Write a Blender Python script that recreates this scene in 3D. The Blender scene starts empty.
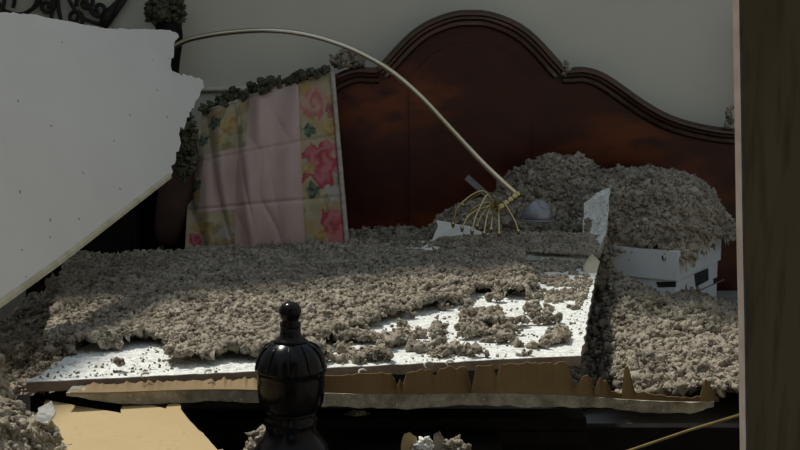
import bpy, bmesh, math, random
import numpy as np
from mathutils import Vector, Matrix, noise as mnoise

random.seed(7)
rng = np.random.default_rng(11)
SC = bpy.context.scene
COL = SC.collection

# ------------------------------------------------------------------ camera
FPX = 1400.0
CAM = Vector((0.0, 0.0, 1.53))
PITCH = math.atan((225 - 16) / FPX)
cam_d = bpy.data.cameras.new('camera')
cam_d.sensor_width = 36.0
cam_d.lens = 36.0 * FPX / 800.0
cam_d.clip_start = 0.02
cam_o = bpy.data.objects.new('camera', cam_d)
cam_o.location = CAM
cam_o.rotation_euler = (math.pi / 2 - PITCH, 0, 0)
COL.objects.link(cam_o)
SC.camera = cam_o

# ------------------------------------------------------------------ light
world = bpy.data.worlds.new('sky')
SC.world = world
world.use_nodes = True
wb = world.node_tree.nodes['Background']
wb.inputs[0].default_value = (0.70, 0.84, 1.0, 1)
wb.inputs[1].default_value = 0.44
sun_d = bpy.data.lights.new('sun', 'SUN')
sun_d.energy = 3.3
sun_d.angle = math.radians(6.0)
sun_d.color = (1.0, 0.95, 0.85)
sun_o = bpy.data.objects.new('sun', sun_d)
SUN_FROM = Vector((-0.40, 0.46, 1.0)).normalized()      # high, from behind and left of the bed, through the broken roof
sun_o.rotation_euler = (-SUN_FROM).to_track_quat('-Z', 'Y').to_euler()
sun_o.location = (0, 3, 6)
COL.objects.link(sun_o)
SC.view_settings.view_transform = 'Standard'
SC.view_settings.look = 'None'
SC.view_settings.gamma = 1.0
SC.view_settings.use_curve_mapping = False
SC.view_settings.exposure = 0.0

# ------------------------------------------------------------------ pixel helpers
_cp, _sp = math.cos(PITCH), math.sin(PITCH)
def ray(px, py):
    u = (px - 400) / FPX
    v = (225 - py) / FPX
    return Vector((u, _cp + v * _sp, -_sp + v * _cp))
def P(px, py, Y):
    r = ray(px, py)
    return CAM + r * (Y / r.y)
def Pz(px, py, z):
    r = ray(px, py)
    return CAM + r * ((z - CAM.z) / r.z)
def proj_np(x, y, z):
    dz = z - CAM.z
    dep = y * _cp - dz * _sp
    up = y * _sp + dz * _cp
    return 400 + FPX * x / dep, 225 - FPX * up / dep

# ------------------------------------------------------------------ materials
def mat(name, base, rough=0.8, metallic=0.0, noise=None, bump=None, coat=0.0, spec=None, stretch=(1, 1, 1), alpha=None, trans=None, vcol=False, sheen=None):
    """noise = (scale, other colour, low, high); bump = (scale, strength, distance)"""
    m = bpy.data.materials.new(name)
    m.use_nodes = True
    nt = m.node_tree
    b = nt.nodes['Principled BSDF']
    b.inputs['Base Color'].default_value = (*base, 1)
    b.inputs['Roughness'].default_value = rough
    b.inputs['Metallic'].default_value = metallic
    b.inputs['Coat Weight'].default_value = coat
    if spec is not None:
        b.inputs['Specular IOR Level'].default_value = spec
    if trans is not None:
        b.inputs['Transmission Weight'].default_value = trans
    if alpha is not None:
        b.inputs['Alpha'].default_value = alpha
    tc = nt.nodes.new('ShaderNodeTexCoord')
    mp = nt.nodes.new('ShaderNodeMapping')
    mp.inputs['Scale'].default_value = stretch
    nt.links.new(tc.outputs['Object'], mp.inputs[0])
    if vcol:
        va = nt.nodes.new('ShaderNodeVertexColor')
        va.layer_name = 'print'
        nt.links.new(va.outputs[0], b.inputs['Base Color'])
    if noise:
        prev = None
        for (sc, colr, lo, hi) in noise:
            n = nt.nodes.new('ShaderNodeTexNoise')
            n.inputs['Scale'].default_value = sc
            n.inputs['Detail'].default_value = 5
            nt.links.new(mp.outputs[0], n.inputs['Vector'])
            cr = nt.nodes.new('ShaderNodeMapRange')
            cr.inputs[1].default_value = lo
            cr.inputs[2].default_value = hi
            nt.links.new(n.outputs[0], cr.inputs[0])
            mx = nt.nodes.new('ShaderNodeMix')
            mx.data_type = 'RGBA'
            nt.links.new(cr.outputs[0], mx.inputs[0])
            if prev is None:
                mx.inputs[6].default_value = (*base, 1)
            else:
                nt.links.new(prev.outputs[2], mx.inputs[6])
            mx.inputs[7].default_value = (*colr, 1)
            prev = mx
        nt.links.new(prev.outputs[2], b.inputs['Base Color'])
    if bump:
        n = nt.nodes.new('ShaderNodeTexNoise')
        n.inputs['Scale'].default_value = bump[0]
        n.inputs['Detail'].default_value = 6
        nt.links.new(mp.outputs[0], n.inputs['Vector'])
        bp = nt.nodes.new('ShaderNodeBump')
        bp.inputs['Strength'].default_value = bump[1]
        bp.inputs['Distance'].default_value = bump[2]
        nt.links.new(n.outputs[0], bp.inputs['Height'])
        nt.links.new(bp.outputs[0], b.inputs['Normal'])
    return m

M = {}
M['wall'] = mat('wall_paint', (0.64, 0.615, 0.51), 0.75, noise=[(3, (0.60, 0.575, 0.48), .35, .7)], bump=(60, .1, .002))
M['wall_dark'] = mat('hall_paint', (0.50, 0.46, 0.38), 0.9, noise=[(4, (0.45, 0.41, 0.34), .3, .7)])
M['floor'] = mat('floor_carpet', (0.06, 0.05, 0.04), 0.95, noise=[(30, (0.03, 0.026, 0.022), .3, .7)])
M['ceiling'] = mat('ceiling_paint', (0.6, 0.6, 0.57), 0.9, noise=[(8, (0.52, 0.52, 0.5), .3, .7)])
M['white'] = mat('pale_grey_paper_face', (0.72, 0.70, 0.66), 0.85, noise=[(5, (0.68, 0.66, 0.625), .35, .7)], bump=(40, .12, .002))
M['white_rough'] = mat('white_texture_face', (0.86, 0.88, 0.85), 0.9, noise=[(38, (0.66, 0.67, 0.63), .45, .65), (75, (0.42, 0.41, 0.37), .58, .68), (150, (0.34, 0.33, 0.30), .60, .70)], bump=(90, 1.0, .008))
M['gypsum'] = mat('gypsum_core', (0.36, 0.325, 0.255), 0.95, noise=[(30, (0.19, 0.17, 0.13), .4, .65), (110, (0.45, 0.42, 0.36), .60, .7)], bump=(90, .8, .005))
M['kraft'] = mat('kraft_paper', (0.47, 0.355, 0.178), 0.85, noise=[(6, (0.43, 0.32, 0.155), .35, .7), (60, (0.39, 0.29, 0.14), .6, .75)], bump=(35, .15, .003))
M['kraft_dark'] = mat('brown_backing_paper', (0.25, 0.168, 0.078), 0.85, noise=[(9, (0.18, 0.118, 0.052), .35, .7)], bump=(30, .25, .003))
M['edge_brown'] = mat('dusty_brown_edge', (0.25, 0.205, 0.17), 0.95, noise=[(25, (0.15, 0.12, 0.10), .35, .7)], bump=(70, .6, .004))
M['tape'] = mat('cream_edge_tape', (0.58, 0.53, 0.38), 0.85, noise=[(20, (0.44, 0.39, 0.26), .4, .7)], bump=(60, .3, .002))
M['insul'] = mat('grey_cellulose', (0.40, 0.352, 0.282), 1.0, noise=[(18, (0.23, 0.20, 0.155), .40, .62), (85, (0.13, 0.115, 0.085), .50, .66), (190, (0.58, 0.55, 0.48), .62, .72)], bump=(190, .7, .004), spec=0.1)
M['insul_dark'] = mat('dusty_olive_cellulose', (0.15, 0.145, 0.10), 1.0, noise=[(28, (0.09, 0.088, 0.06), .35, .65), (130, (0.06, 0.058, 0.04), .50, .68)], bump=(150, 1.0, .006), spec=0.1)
M['cherry'] = mat('cherry_wood', (0.046, 0.008, 0.003), 0.34, spec=0.3, noise=[(1.6, (0.16, 0.036, 0.009), .46, .66), (9, (0.028, 0.007, 0.004), .45, .75)], bump=(14, .04, .002), stretch=(1, 1, 2.2))
M['cherry_dark'] = mat('dark_wood_moulding', (0.035, 0.014, 0.008), 0.28, noise=[(12, (0.06, 0.022, 0.010), .4, .7)], coat=0.4, stretch=(1, 1, 1))
M['ebony'] = mat('ebony_lacquer', (0.004, 0.004, 0.006), 0.20, noise=[(14, (0.008, 0.007, 0.008), .4, .7)], spec=0.2)
M['rail'] = mat('black_wood', (0.008, 0.007, 0.006), 0.6, noise=[(20, (0.013, 0.011, 0.009), .4, .7)], spec=0.08)
M['brass'] = mat('polished_brass', (0.60, 0.48, 0.24), 0.22, 1.0, noise=[(16, (0.45, 0.36, 0.18), .4, .7)])
M['pale_brass'] = mat('pale_brass_tube', (0.74, 0.68, 0.54), 0.20, 1.0, noise=[(5, (0.62, 0.54, 0.36), .4, .65)])
M['iron'] = mat('wrought_iron', (0.016, 0.015, 0.012), 0.6, 0.3, noise=[(40, (0.03, 0.026, 0.02), .4, .7)])
M['jamb'] = mat('brown_wood_casing', (0.50, 0.36, 0.175), 0.7, noise=[(5, (0.40, 0.285, 0.135), .35, .68), (16, (0.26, 0.175, 0.085), .5, .75)], bump=(18, .2, .002), stretch=(7, 7, 0.9))
M['jamb_edge'] = mat('pale_casing_edge', (0.46, 0.38, 0.33), 0.8, noise=[(12, (0.33, 0.26, 0.22), .4, .7)], stretch=(1, 1, 3))  # casing edge in a paler, greyer tone than the board
M['carton'] = mat('white_carton', (0.62, 0.66, 0.70), 0.7, noise=[(10, (0.55, 0.59, 0.63), .35, .7)], bump=(30, .08, .002))
M['black'] = mat('dark_inside', (0.012, 0.012, 0.014), 0.9, noise=[(20, (0.02, 0.02, 0.022), .4, .7)])
M['print'] = mat('floral_print_cotton', (0.6, 0.5, 0.5), 0.95, vcol=True, bump=(300, .25, .001), spec=0.1)
M['piping'] = mat('cream_piping', (0.46, 0.42, 0.36), 0.9, noise=[(60, (0.30, 0.26, 0.22), .4, .7)], bump=(200, .3, .001))
M['plaster'] = mat('white_plaster', (0.72, 0.72, 0.69), 0.9, noise=[(40, (0.55, 0.55, 0.52), .4, .7)], bump=(90, .5, .003))
M['maroon'] = mat('maroon_cotton', (0.055, 0.03, 0.022), 0.95, noise=[(20, (0.08, 0.04, 0.035), .4, .7)], bump=(200, .3, .001))
M['linen'] = mat('dusty_bed_linen', (0.30, 0.29, 0.28), 0.95, noise=[(20, (0.22, 0.21, 0.2), .4, .7)], bump=(100, .3, .002))
M['stick'] = mat('yellow_pine', (0.22, 0.165, 0.05), 0.7, noise=[(30, (0.15, 0.11, 0.035), .4, .7)])
M['grey_metal'] = mat('grey_strip', (0.17, 0.18, 0.19), 0.5, 0.2, noise=[(30, (0.12, 0.13, 0.135), .4, .7)])
M['grey_glass'] = mat('smoky_glass', (0.30, 0.31, 0.36), 0.08, noise=[(15, (0.24, 0.25, 0.30), .4, .7)], coat=1.0, trans=0.35)

# ------------------------------------------------------------------ object helpers
def mesh_obj(name, verts, faces, m, parent=None, smooth=False):
    me = bpy.data.meshes.new(name)
    me.from_pydata([tuple(v) for v in verts], [], faces)
    me.update()
    if smooth:
        me.polygons.foreach_set('use_smooth', [True] * len(me.polygons))
    me.materials.append(M[m])
    o = bpy.data.objects.new(name, me)
    COL.objects.link(o)
    if parent:
        o.parent = parent
        o.matrix_parent_inverse = Matrix.Translation(-parent.location)
    return o
def bm_obj(name, bm, m, parent=None, smooth=False):
    me = bpy.data.meshes.new(name)
    bmesh.ops.recalc_face_normals(bm, faces=bm.faces)
    bm.to_mesh(me)
    bm.free()
    if smooth:
        me.polygons.foreach_set('use_smooth', [True] * len(me.polygons))
    me.materials.append(M[m])
    o = bpy.data.objects.new(name, me)
    COL.objects.link(o)
    if parent:
        o.parent = parent
        o.matrix_parent_inverse = Matrix.Translation(-parent.location)
    return o
def empty(name, loc):
    o = bpy.data.objects.new(name, None)
    o.location = loc
    o.empty_display_size = 0.1
    COL.objects.link(o)
    return o
def tag(o, label=None, cat=None, group=None, kind=None):
    if label: o['label'] = label
    if cat: o['category'] = cat
    if group: o['group'] = group
    if kind: o['kind'] = kind
    return o
def box_bm(c, s, bevel=0.0, rot=None):
    bm = bmesh.new()
    bmesh.ops.create_cube(bm, size=1)
    bmesh.ops.scale(bm, vec=s, verts=bm.verts)
    if bevel:
        bmesh.ops.bevel(bm, geom=bm.edges[:], offset=bevel, segments=2, affect='EDGES', profile=.6)
    if rot is not None:
        bmesh.ops.transform(bm, matrix=rot, verts=bm.verts)
    bmesh.ops.translate(bm, vec=c, verts=bm.verts)
    return bm
def box(name, lo, hi, m, parent=None, bevel=0.0):
    lo, hi = Vector(lo), Vector(hi)
    return bm_obj(name, box_bm((lo + hi) / 2, hi - lo, bevel), m, parent)
def tube_data(pts, rad, seg=8, cap=True):
    pts = [Vector(p) for p in pts]
    n = len(pts)
    rads = rad if hasattr(rad, '__len__') else [rad] * n
    verts, faces = [], []
    up = Vector((0.123, 0.31, 0.94)).normalized()
    for i, p in enumerate(pts):
        t = (pts[min(i + 1, n - 1)] - pts[max(i - 1, 0)]).normalized()
        a = t.cross(up)
        if a.length < 1e-4: a = t.cross(Vector((1, 0, 0)))
        a.normalize()
        b = t.cross(a).normalized()
        up = a.cross(t).normalized()
        for k in range(seg):
            an = 2 * math.pi * k / seg
            verts.append(p + (a * math.cos(an) + b * math.sin(an)) * rads[i])
    for i in range(n - 1):
        for k in range(seg):
            k2 = (k + 1) % seg
            faces.append((i * seg + k, i * seg + k2, (i + 1) * seg + k2, (i + 1) * seg + k))
    if cap:
        faces.append(tuple(range(seg))[::-1])
        faces.append(tuple((n - 1) * seg + k for k in range(seg)))
    return verts, faces
def tube(name, pts, rad, m, parent=None, seg=8):
    v, f = tube_data(pts, rad, seg)
    return mesh_obj(name, v, f, m, parent, smooth=True)
def smooth_path(pts, n=8):
    """Catmull-Rom through pts"""
    pts = [Vector(p) for p in pts]
    q = [pts[0] * 2 - pts[1]] + pts + [pts[-1] * 2 - pts[-2]]
    out = []
    for i in range(1, len(q) - 2):
        for k in range(n):
            t = k / n
            a, b, c, d = q[i - 1], q[i], q[i + 1], q[i + 2]
            out.append(0.5 * ((2 * b) + (c - a) * t + (2 * a - 5 * b + 4 * c - d) * t * t + (3 * b - a - 3 * c + d) * t ** 3))
    out.append(pts[-1])
    return out
def lathe(name, cx, cy, prof, m, parent=None, seg=40, lobes=None):
    """prof = [(z, r)]; lobes(z, angle) multiplies r"""
    verts, faces = [], []
    for (z, r) in prof:
        for k in range(seg):
            an = 2 * math.pi * k / seg
            rr = r * (lobes(z, an) if lobes else 1)
            verts.append((cx + rr * math.cos(an), cy + rr * math.sin(an), z))
    for i in range(len(prof) - 1):
        for k in range(seg):
            k2 = (k + 1) % seg
            faces.append((i * seg + k, i * seg + k2, (i + 1) * seg + k2, (i + 1) * seg + k))
    faces.append(tuple(range(seg)))
    faces.append(tuple((len(prof) - 1) * seg + k for k in range(seg)))
    o = mesh_obj(name, verts, faces, m, parent, smooth=True)
    bm = bmesh.new(); bm.from_mesh(o.data); bmesh.ops.recalc_face_normals(bm, faces=bm.faces); bm.to_mesh(o.data); bm.free()
    return o
def jag(pts, step, amp, closed=True, edges=None):
    """roughen an outline of 3D points: torn edges. edges = per-edge amplitude factor"""
    out = []
    n = len(pts)
    for i in range(n if closed else n - 1):
        a, b = Vector(pts[i]), Vector(pts[(i + 1) % n])
        k = max(1, int((b - a).length / step))
        f = 1.0 if edges is None else edges[i]
        d = (b - a).normalized() if (b - a).length > 0 else Vector((1, 0, 0))
        for j in range(k):
            p = a.lerp(b, j / k)
            if j > 0:
                perp = Vector((d.z, 0, -d.x)) if abs(d.y) < .5 and abs(d.z) > .02 else Vector((-d.y, d.x, 0))
                if perp.length < 1e-3: perp = Vector((-d.y, d.x, 0))
                w = random.gauss(0, 1) * .6 + mnoise.noise(p * 30) * 1.2
                p = p + perp.normalized() * amp * f * w
            out.append(p)
    if not closed: out.append(Vector(pts[-1]))
    return out
def slab(name, outline, n, thick, m, parent=None):
    """prism: outline polygon extruded by -n*thick"""
    bm = bmesh.new()
    vs = [bm.verts.new(p) for p in outline]
    f = bm.faces.new(vs)
    r = bmesh.ops.extrude_face_region(bm, geom=[f])
    bmesh.ops.translate(bm, vec=-Vector(n).normalized() * thick, verts=[v for v in r['geom'] if isinstance(v, bmesh.types.BMVert)])
    bmesh.ops.triangulate(bm, faces=[g for g in bm.faces if len(g.verts) > 4])
    return bm_obj(name, bm, m, parent)
def plane_fit(pts):
    c = sum((Vector(p) for p in pts), Vector()) / len(pts)
    a = np.array([list(Vector(p) - c) for p in pts])
    u, s, vt = np.linalg.svd(a)
    return c, Vector(vt[2])

# ------------------------------------------------------------------ room
XL, XR, YB, YF, ZC = -1.75, 1.75, 5.20, 1.22, 2.5
def struct(name, lo, hi, m): return tag(box(name, lo, hi, m), kind='structure')
struct('floor', (XL - .1, -1.3, -.1), (XR + .1, YB + .1, 0), 'floor')
struct('wall_back', (XL - .1, YB, 0), (XR + .1, YB + .1, ZC), 'wall')
struct('wall_left', (XL - .1, YF, 0), (XL, YB, ZC), 'wall')
# right wall with an unseen window added to let in blue sky light
def wall_with_hole(name, x0, x1, y0, y1, z0, z1, hy0, hy1, hz0, hz1, m):
    bm = bmesh.new()
    for (a, b, c, d) in ((y0, hy0, z0, z1), (hy1, y1, z0, z1), (hy0, hy1, z0, hz0), (hy0, hy1, hz1, z1)):
        t = box_bm(((x0 + x1) / 2, (a + b) / 2, (c + d) / 2), (x1 - x0, b - a, d - c))
        me = bpy.data.meshes.new('t'); t.to_mesh(me); t.free(); bm.from_mesh(me); bpy.data.meshes.remove(me)
    return tag(bm_obj(name, bm, m), kind='structure')
wall_with_hole('wall_right', XR, XR + .1, YF, YB, 0, ZC, 3.6, 4.8, .85, 2.1, 'wall')
w1 = empty('fill_window_1', (XR + .05, 4.2, .85)); tag(w1, kind='structure')
for (nm, lo, hi) in (('frame_rail', (XR + .03, 3.6, .85), (XR + .07, 4.8, .90)), ('frame_rail', (XR + .03, 3.6, 2.05), (XR + .07, 4.8, 2.1)),
                     ('frame_stile', (XR + .03, 3.6, .9), (XR + .07, 3.65, 2.05)), ('frame_stile', (XR + .03, 4.75, .9), (XR + .07, 4.8, 2.05)),
                     ('frame_rail', (XR + .03, 3.65, 1.46), (XR + .07, 4.75, 1.50))):
    box(nm, lo, hi, 'ceiling', w1)
# the wall with the doorway the camera looks through, and the dark hall behind it
struct('wall_front', (.46, YF - .02, 0), (XR + .1, YF + .1, ZC), 'wall_dark')
struct('wall_front_left', (XL - .1, YF - .02, 0), (-.62, YF + .1, ZC), 'wall_dark')
struct('wall_front_lintel', (-.62, YF - .02, 2.12), (.46, YF + .1, ZC), 'wall_dark')
struct('wall_hall_left', (-.95, -1.2, 0), (-.85, YF - .02, ZC), 'wall_dark')
struct('wall_hall_right', (.85, -1.2, 0), (.95, YF - .02, ZC), 'wall_dark')
struct('wall_hall_end', (-.95, -1.3, 2.05), (.95, -1.2, ZC), 'wall_dark')  # end wall left open in the middle for added fill light
struct('wall_hall_end_left', (-.95, -1.3, 0), (-.45, -1.2, 2.05), 'wall_dark')
struct('wall_hall_end_right', (.45, -1.3, 0), (.95, -1.2, 2.05), 'wall_dark')
struct('ceiling_hall', (-.95, -1.3, ZC), (.95, YF + .1, ZC + .1), 'ceiling')
# unseen torn ceiling strip along the back wall, edge shaped to shade the bed
CE = 4.45
edge = [Vector((XL - .1, CE - .45, ZC)), Vector((-.25, CE + .28, ZC)), Vector((XR + .1, CE + .32, ZC))]
outl = jag(edge, .12, .05, closed=False) + [Vector((XR + .1, YB + .1, ZC)), Vector((XL - .1, YB + .1, ZC))]
tag(slab('ceiling', outl, (0, 0, -1), .05, 'ceiling'), kind='structure')
# slim wall-coloured tube on the back wall left of the headboard
def thin_wall_tube():
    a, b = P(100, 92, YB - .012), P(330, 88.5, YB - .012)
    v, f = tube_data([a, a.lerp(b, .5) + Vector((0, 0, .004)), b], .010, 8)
    return tag(mesh_obj('wall_tube', v, f, 'wall', smooth=True), kind='structure')
thin_wall_tube()

# door casing on the right, close to the camera, leaning a little
def casing():
    t = empty('trim_1', (.30, 1.22, 0)); tag(t, kind='structure')
    Y0 = 1.10; Y1 = Y0 + .022
    top, bot = P(740, -40, Y0), P(748, 480, Y0)
    def lx(z, base=0): return bot.x + (top.x - bot.x) * (z - bot.z) / (top.z - bot.z) + base
    def board(name, dx0, dx1, y0, y1, m, z0=0.0, z1=2.2):
        vs = []
        for z in np.linspace(z0, z1, 30):
            w = 0.0006 * mnoise.noise(Vector((0, 3, z * 9)))
            for (dx, y) in ((dx0 + w, y0), (dx1, y0), (dx1, y1), (dx0 + w, y1)):
                vs.append((lx(z, dx), y, z))
        fs = []
        for i in range(29):
            for k in range(4):
                k2 = (k + 1) % 4
                fs.append((i * 4 + k, i * 4 + k2, i * 4 + 4 + k2, i * 4 + 4 + k))
        fs += [(3, 2, 1, 0), (116, 117, 118, 119)]
        return mesh_obj(name, vs, fs, m, t)
    board('casing_edge', -.001, .0012, Y0 + .001, Y1, 'jamb_edge')
    board('casing_board', .0013, .20, Y0, Y1, 'jamb')
casing()

# ------------------------------------------------------------------ bed
BX = P(470, 100, 5.1).x
bed = empty('bed', (BX, 3.9, 0))
tag(bed, 'dark cherry bed with tall arched headboard, buried under fallen ceiling debris', 'bed')
HB_Y = 5.07
half = [(0, 11.5), (14, 12), (28, 15.5), (44, 22), (58, 31), (70, 42), (80, 53), (88, 62), (94, 68.5), (100, 69), (110, 68), (122, 70), (134, 75), (148, 84), (164, 95.5), (180, 106), (197, 115), (214, 121), (232, 125.5), (250, 128.5), (268, 130), (290, 131), (304, 131)]
def hb(px, py, Y=HB_Y): return P(470 + px, py, Y)
R_out = [hb(x, y) for x, y in half]
def mirror(p): return Vector((2 * BX - p.x, p.y, p.z))
top = [mirror(p) for p in R_out[::-1]] + R_out[1:]
# headboard body
outl = top + [Vector((top[-1].x, HB_Y, .25)), Vector((top[0].x, HB_Y, .25))]
head = slab('headboard', outl, (0, -1, 0), .05, 'cherry', bed)
# moulding swept along the top
def sweep(path, prof):
    n = len(path); verts = []; faces = []; k = len(prof)
    for i, p in enumerate(path):
        t = (path[min(i + 1, n - 1)] - path[max(i - 1, 0)]).normalized()
        nr = Vector((-t.z, 0, t.x))
        for (a, b) in prof:
            verts.append(p + nr * a + Vector((0, b, 0)))
    for i in range(n - 1):
        for j in range(k):
            j2 = (j + 1) % k
            faces.append((i * k + j, i * k + j2, (i + 1) * k + j2, (i + 1) * k + j))
    faces += [tuple(range(k)), tuple((n - 1) * k + j for j in range(k))]
    return verts, faces
def fixn(o):
    bm = bmesh.new(); bm.from_mesh(o.data); bmesh.ops.recalc_face_normals(bm, faces=bm.faces); bm.to_mesh(o.data); bm.free(); return o
path = smooth_path(R_out[:9], 3)
pathB = smooth_path(R_out[8:], 3)
arch = [mirror(p) for p in path[::-1]] + path[1:]
pr = [(.004, .05), (.006, -.03), (-.004, -.045), (-.012, -.046), (-.018, -.036), (-.026, -.034), (-.034, -.022), (-.046, -.020), (-.054, -.008), (-.056, .05)]
def moulding(pa):
    v, f = sweep(pa, pr)
    return fixn(mesh_obj('crown_moulding', v, f, 'cherry_dark', head))
moulding(arch); moulding(pathB); moulding([mirror(p) for p in pathB[::-1]])
# inner raised panel following the arch
def inset(d, y):
    pts = []
    src = arch[4:-4]
    for p in src:
        c = Vector((BX, p.y, p.z - .36)) - Vector((0, 0, 0))
        v = (p - Vector((BX, p.y, R_out[0].z - .42)))
        s = max(0, 1 - d / max(v.length, .05))
        q = Vector((BX, p.y, R_out[0].z - .42)) + v * s
        pts.append(Vector((q.x, y, q.z)))
    return pts
ip = inset(.11, HB_Y - .001)
slab('raised_panel', ip + [Vector((ip[-1].x, ip[-1].y, .55)), Vector((ip[0].x, ip[0].y, .55))], (0, 1, 0), .010, 'cherry', head)
# corner posts of the headboard
def corner_post(x):
    pf = [(0, .045), (.5, .045), (.52, .05), (.55, .038), (1.0, .034), (1.16, .036), (1.20, .05), (1.23, .05), (1.26, .034), (1.30, .030), (1.36, .036), (1.42, .046), (1.46, .050), (1.50, .046), (1.52, .034), (1.535, .02), (1.55, .004)]
    lathe('head_post', x, HB_Y - .01, pf, 'rail', bed, 24)
corner_post(P(170, 60, HB_Y).x)
corner_post(2 * BX - P(170, 60, HB_Y).x)
# mattress, sides, footboard
HX0, HX1 = P(185, 60, HB_Y).x, 2 * BX - P(185, 60, HB_Y).x
box('mattress', (HX0 + .05, 3.16, .30), (HX1 - .03, 5.0, .55), 'linen', bed, .04)
box('side_rail', (HX0, 2.9, .2), (HX0 + .04, 5.05, .38), 'cherry_dark', bed, .006)
box('side_rail', (HX1 - .04, 2.9, .2), (HX1, 5.05, .38), 'cherry_dark', bed, .006)
FY = 3.08
fz = [P(360, y, FY - .03).z for y in (418, 431.5, 437.5)]
foot = box('footboard', (HX0, FY, .12), (HX1 - .02, FY + .035, fz[0] - .03), 'rail', bed, .006)
box('foot_rail', (HX0, FY - .03, fz[0] - .030), (.42, FY + .05, fz[0]), 'rail', foot, .004)
box('foot_rail', (HX0, FY - .03, fz[1] - .02), (.42, FY, fz[1]), 'rail', foot, .004)
box('foot_rail', (HX0, FY - .03, fz[2] - .02), (.42, FY, fz[2] ), 'rail', foot, .004)
box('foot_ledge', (-.12, FY - .34, .585), (.22, FY, .605), 'rail', foot, .004)
# the turned post in front
PY = 2.66
pc = P(291, 375, PY)
def pz(y): return P(291, y, PY).z
def pr_(r): return r * PY / FPX * 1.04
ball = [(301.5, 1), (302.5, 5), (304.5, 8.2), (308, 10.6), (312, 11.2), (316, 10.2), (319, 8.4), (321, 8.2), (323, 10.2), (326, 10.6), (328, 9.4)]
neck = [(327, 10), (332, 10.2), (336, 11.2), (339, 14), (341, 17.5)]
urn = [(340, 14), (342, 18), (345, 23), (349, 27.5), (354, 31), (359, 33.3), (363, 34.3), (366, 35.2), (368, 35.8), (370, 35), (372, 33.6), (376, 33.8), (386, 33.6), (395, 33), (402, 31.6), (407, 29), (410, 26)]
base = [(409, 26), (412, 25), (417, 25), (420, 27), (423, 25.6), (430, 26), (435, 28), (440, 32), (445, 36), (450, 38), (456, 38), (462, 34), (480, 30), (520, 30)]
def L(pf): return [(pz(y), pr_(r)) for (y, r) in pf[::-1]]
zs0, zs1 = pz(368), pz(342)
def leaves(z, an):
    t = (z - zs0) / (zs1 - zs0)
    if 0 <= t <= 1:
        return 1 + .03 * (abs(math.cos(an * 5)) - .6) * math.sin(math.pi * min(1, t * .9 + .1))
    return 1
post = lathe('foot_post', pc.x, PY, [(0, .06), (.05, .06), (.07, .05)] + [(max(.1, z), r) for z, r in L(base)], 'ebony', bed, 48)
lathe('finial_ball', pc.x, PY, L(ball), 'ebony', post, 32)
lathe('finial_neck', pc.x, PY, L(neck), 'ebony', post, 32)
lathe('carved_urn', pc.x, PY, L(urn), 'ebony', post, 80, leaves)
# leaf ribs on the urn's shoulder
for k in range(10):
    an = 2 * math.pi * (k + .5) / 10
    pts = []
    for y, r in ((343, 20), (347, 26.4), (352, 29.8), (357, 32.4), (362, 34), (366, 35.0), (369, 35.6)):
        pts.append((pc.x + pr_(r) * math.cos(an), PY + pr_(r) * math.sin(an), pz(y)))
    tube('leaf_rib', pts, [.001, .002, .0028, .003, .0028, .002, .001], 'ebony', post, 6)

# ------------------------------------------------------------------ drywall
def drywall(name, label, outline, n, thick, face_m, core_m, back_m, tape_idx=None):
    """outline 3D (coplanar); n = normal on the visible side"""
    n = Vector(n).normalized()
    c = sum((Vector(p) for p in outline), Vector()) / len(outline)
    o = empty(name, (c.x, c.y, min(p.z for p in outline)))
    tag(o, label, 'drywall')
    slab('face_paper', outline, n, .0015, face_m, o)
    slab('gypsum_core', [p - n * .0015 for p in outline], n, thick - .003, core_m, o)
    slab('backing_paper', [p - n * (thick - .0015) for p in outline], n, .0015, back_m, o)
    return o
ZP = .79
FL, FR, R1 = Pz(26, 382, ZP), Pz(581, 355.5, ZP), Pz(598, 263, ZP)
ex = (FR - FL).normalized()
back_dir = Vector((-ex.y, ex.x, 0))
BR = Pz(597, 256, ZP); BRR = R1 + (R1 - FR).normalized() * .05
BL = FL + (BRR - FR) * 1.05
front = jag([FL, FR], .02, .003, closed=False)
right = jag([FR, R1], .03, .003, closed=False)
back = jag([BRR, BL], .03, .012, closed=False)
left = jag([BL, FL], .03, .008, closed=False)
panel = drywall('drywall_sheet', 'white drywall sheet lying flat on the bed, strewn with grey insulation', front[:-1] + right[:-1] + back[:-1] + left[:-1], (0, 0, 1), .022, 'white_rough', 'edge_brown', 'kraft_dark')
# cream curl torn from the sheet's right edge
cf = [P(584, 268, 4.08), P(594, 254, 4.12), P(600, 264, 4.12), P(596, 281, 4.05), P(588, 274, 4.04)]
v = []; f = []
def curl():
    A, B = P(583, 271, 4.02), P(596, 284, 3.98)
    C, D = P(600, 262, 4.06), P(592, 254, 4.10)
    g = 6; vs = []; fs = []
    for i in range(g + 1):
        for j in range(g + 1):
            u, w = i / g, j / g
            p = A.lerp(B, u).lerp(D.lerp(C, u), w)
            p = p + Vector((-.006, -.006, .004)) * math.sin(math.pi * w) * (1 - .4 * u) + Vector((0, 0, .002 * mnoise.noise(p * 60)))
            vs.append(p)
    for i in range(g):
        for j in range(g):
            a = i * (g + 1) + j
            fs.append((a, a + 1, a + g + 2, a + g + 1))
    o = mesh_obj('torn_flap', vs, fs, 'tape', panel, True)
    md = o.modifiers.new('t', 'SOLIDIFY'); md.thickness = .002
    return o
curl()
# curled white shreds along the front lip
for (x, y, s) in ((428, 364, 1), (449, 362, .8), (532, 367, 1.1), (362, 371, .8), (145, 374, .7), (208, 371, .6)):
    a = P(x, y, FL.y + (FR.y - FL.y) * (x - 26) / 555 - .012)
    pts = [a + Vector((s * .012 * math.cos(t) * (1 - t / 9), -.004 * t, s * .006 * math.sin(t))) for t in np.linspace(0, 4.2, 9)]
    tube('paper_shred', pts, [.0012, .0022, .0026, .0026, .0026, .0024, .002, .0016, .001], 'plaster', panel, 5)

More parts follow.
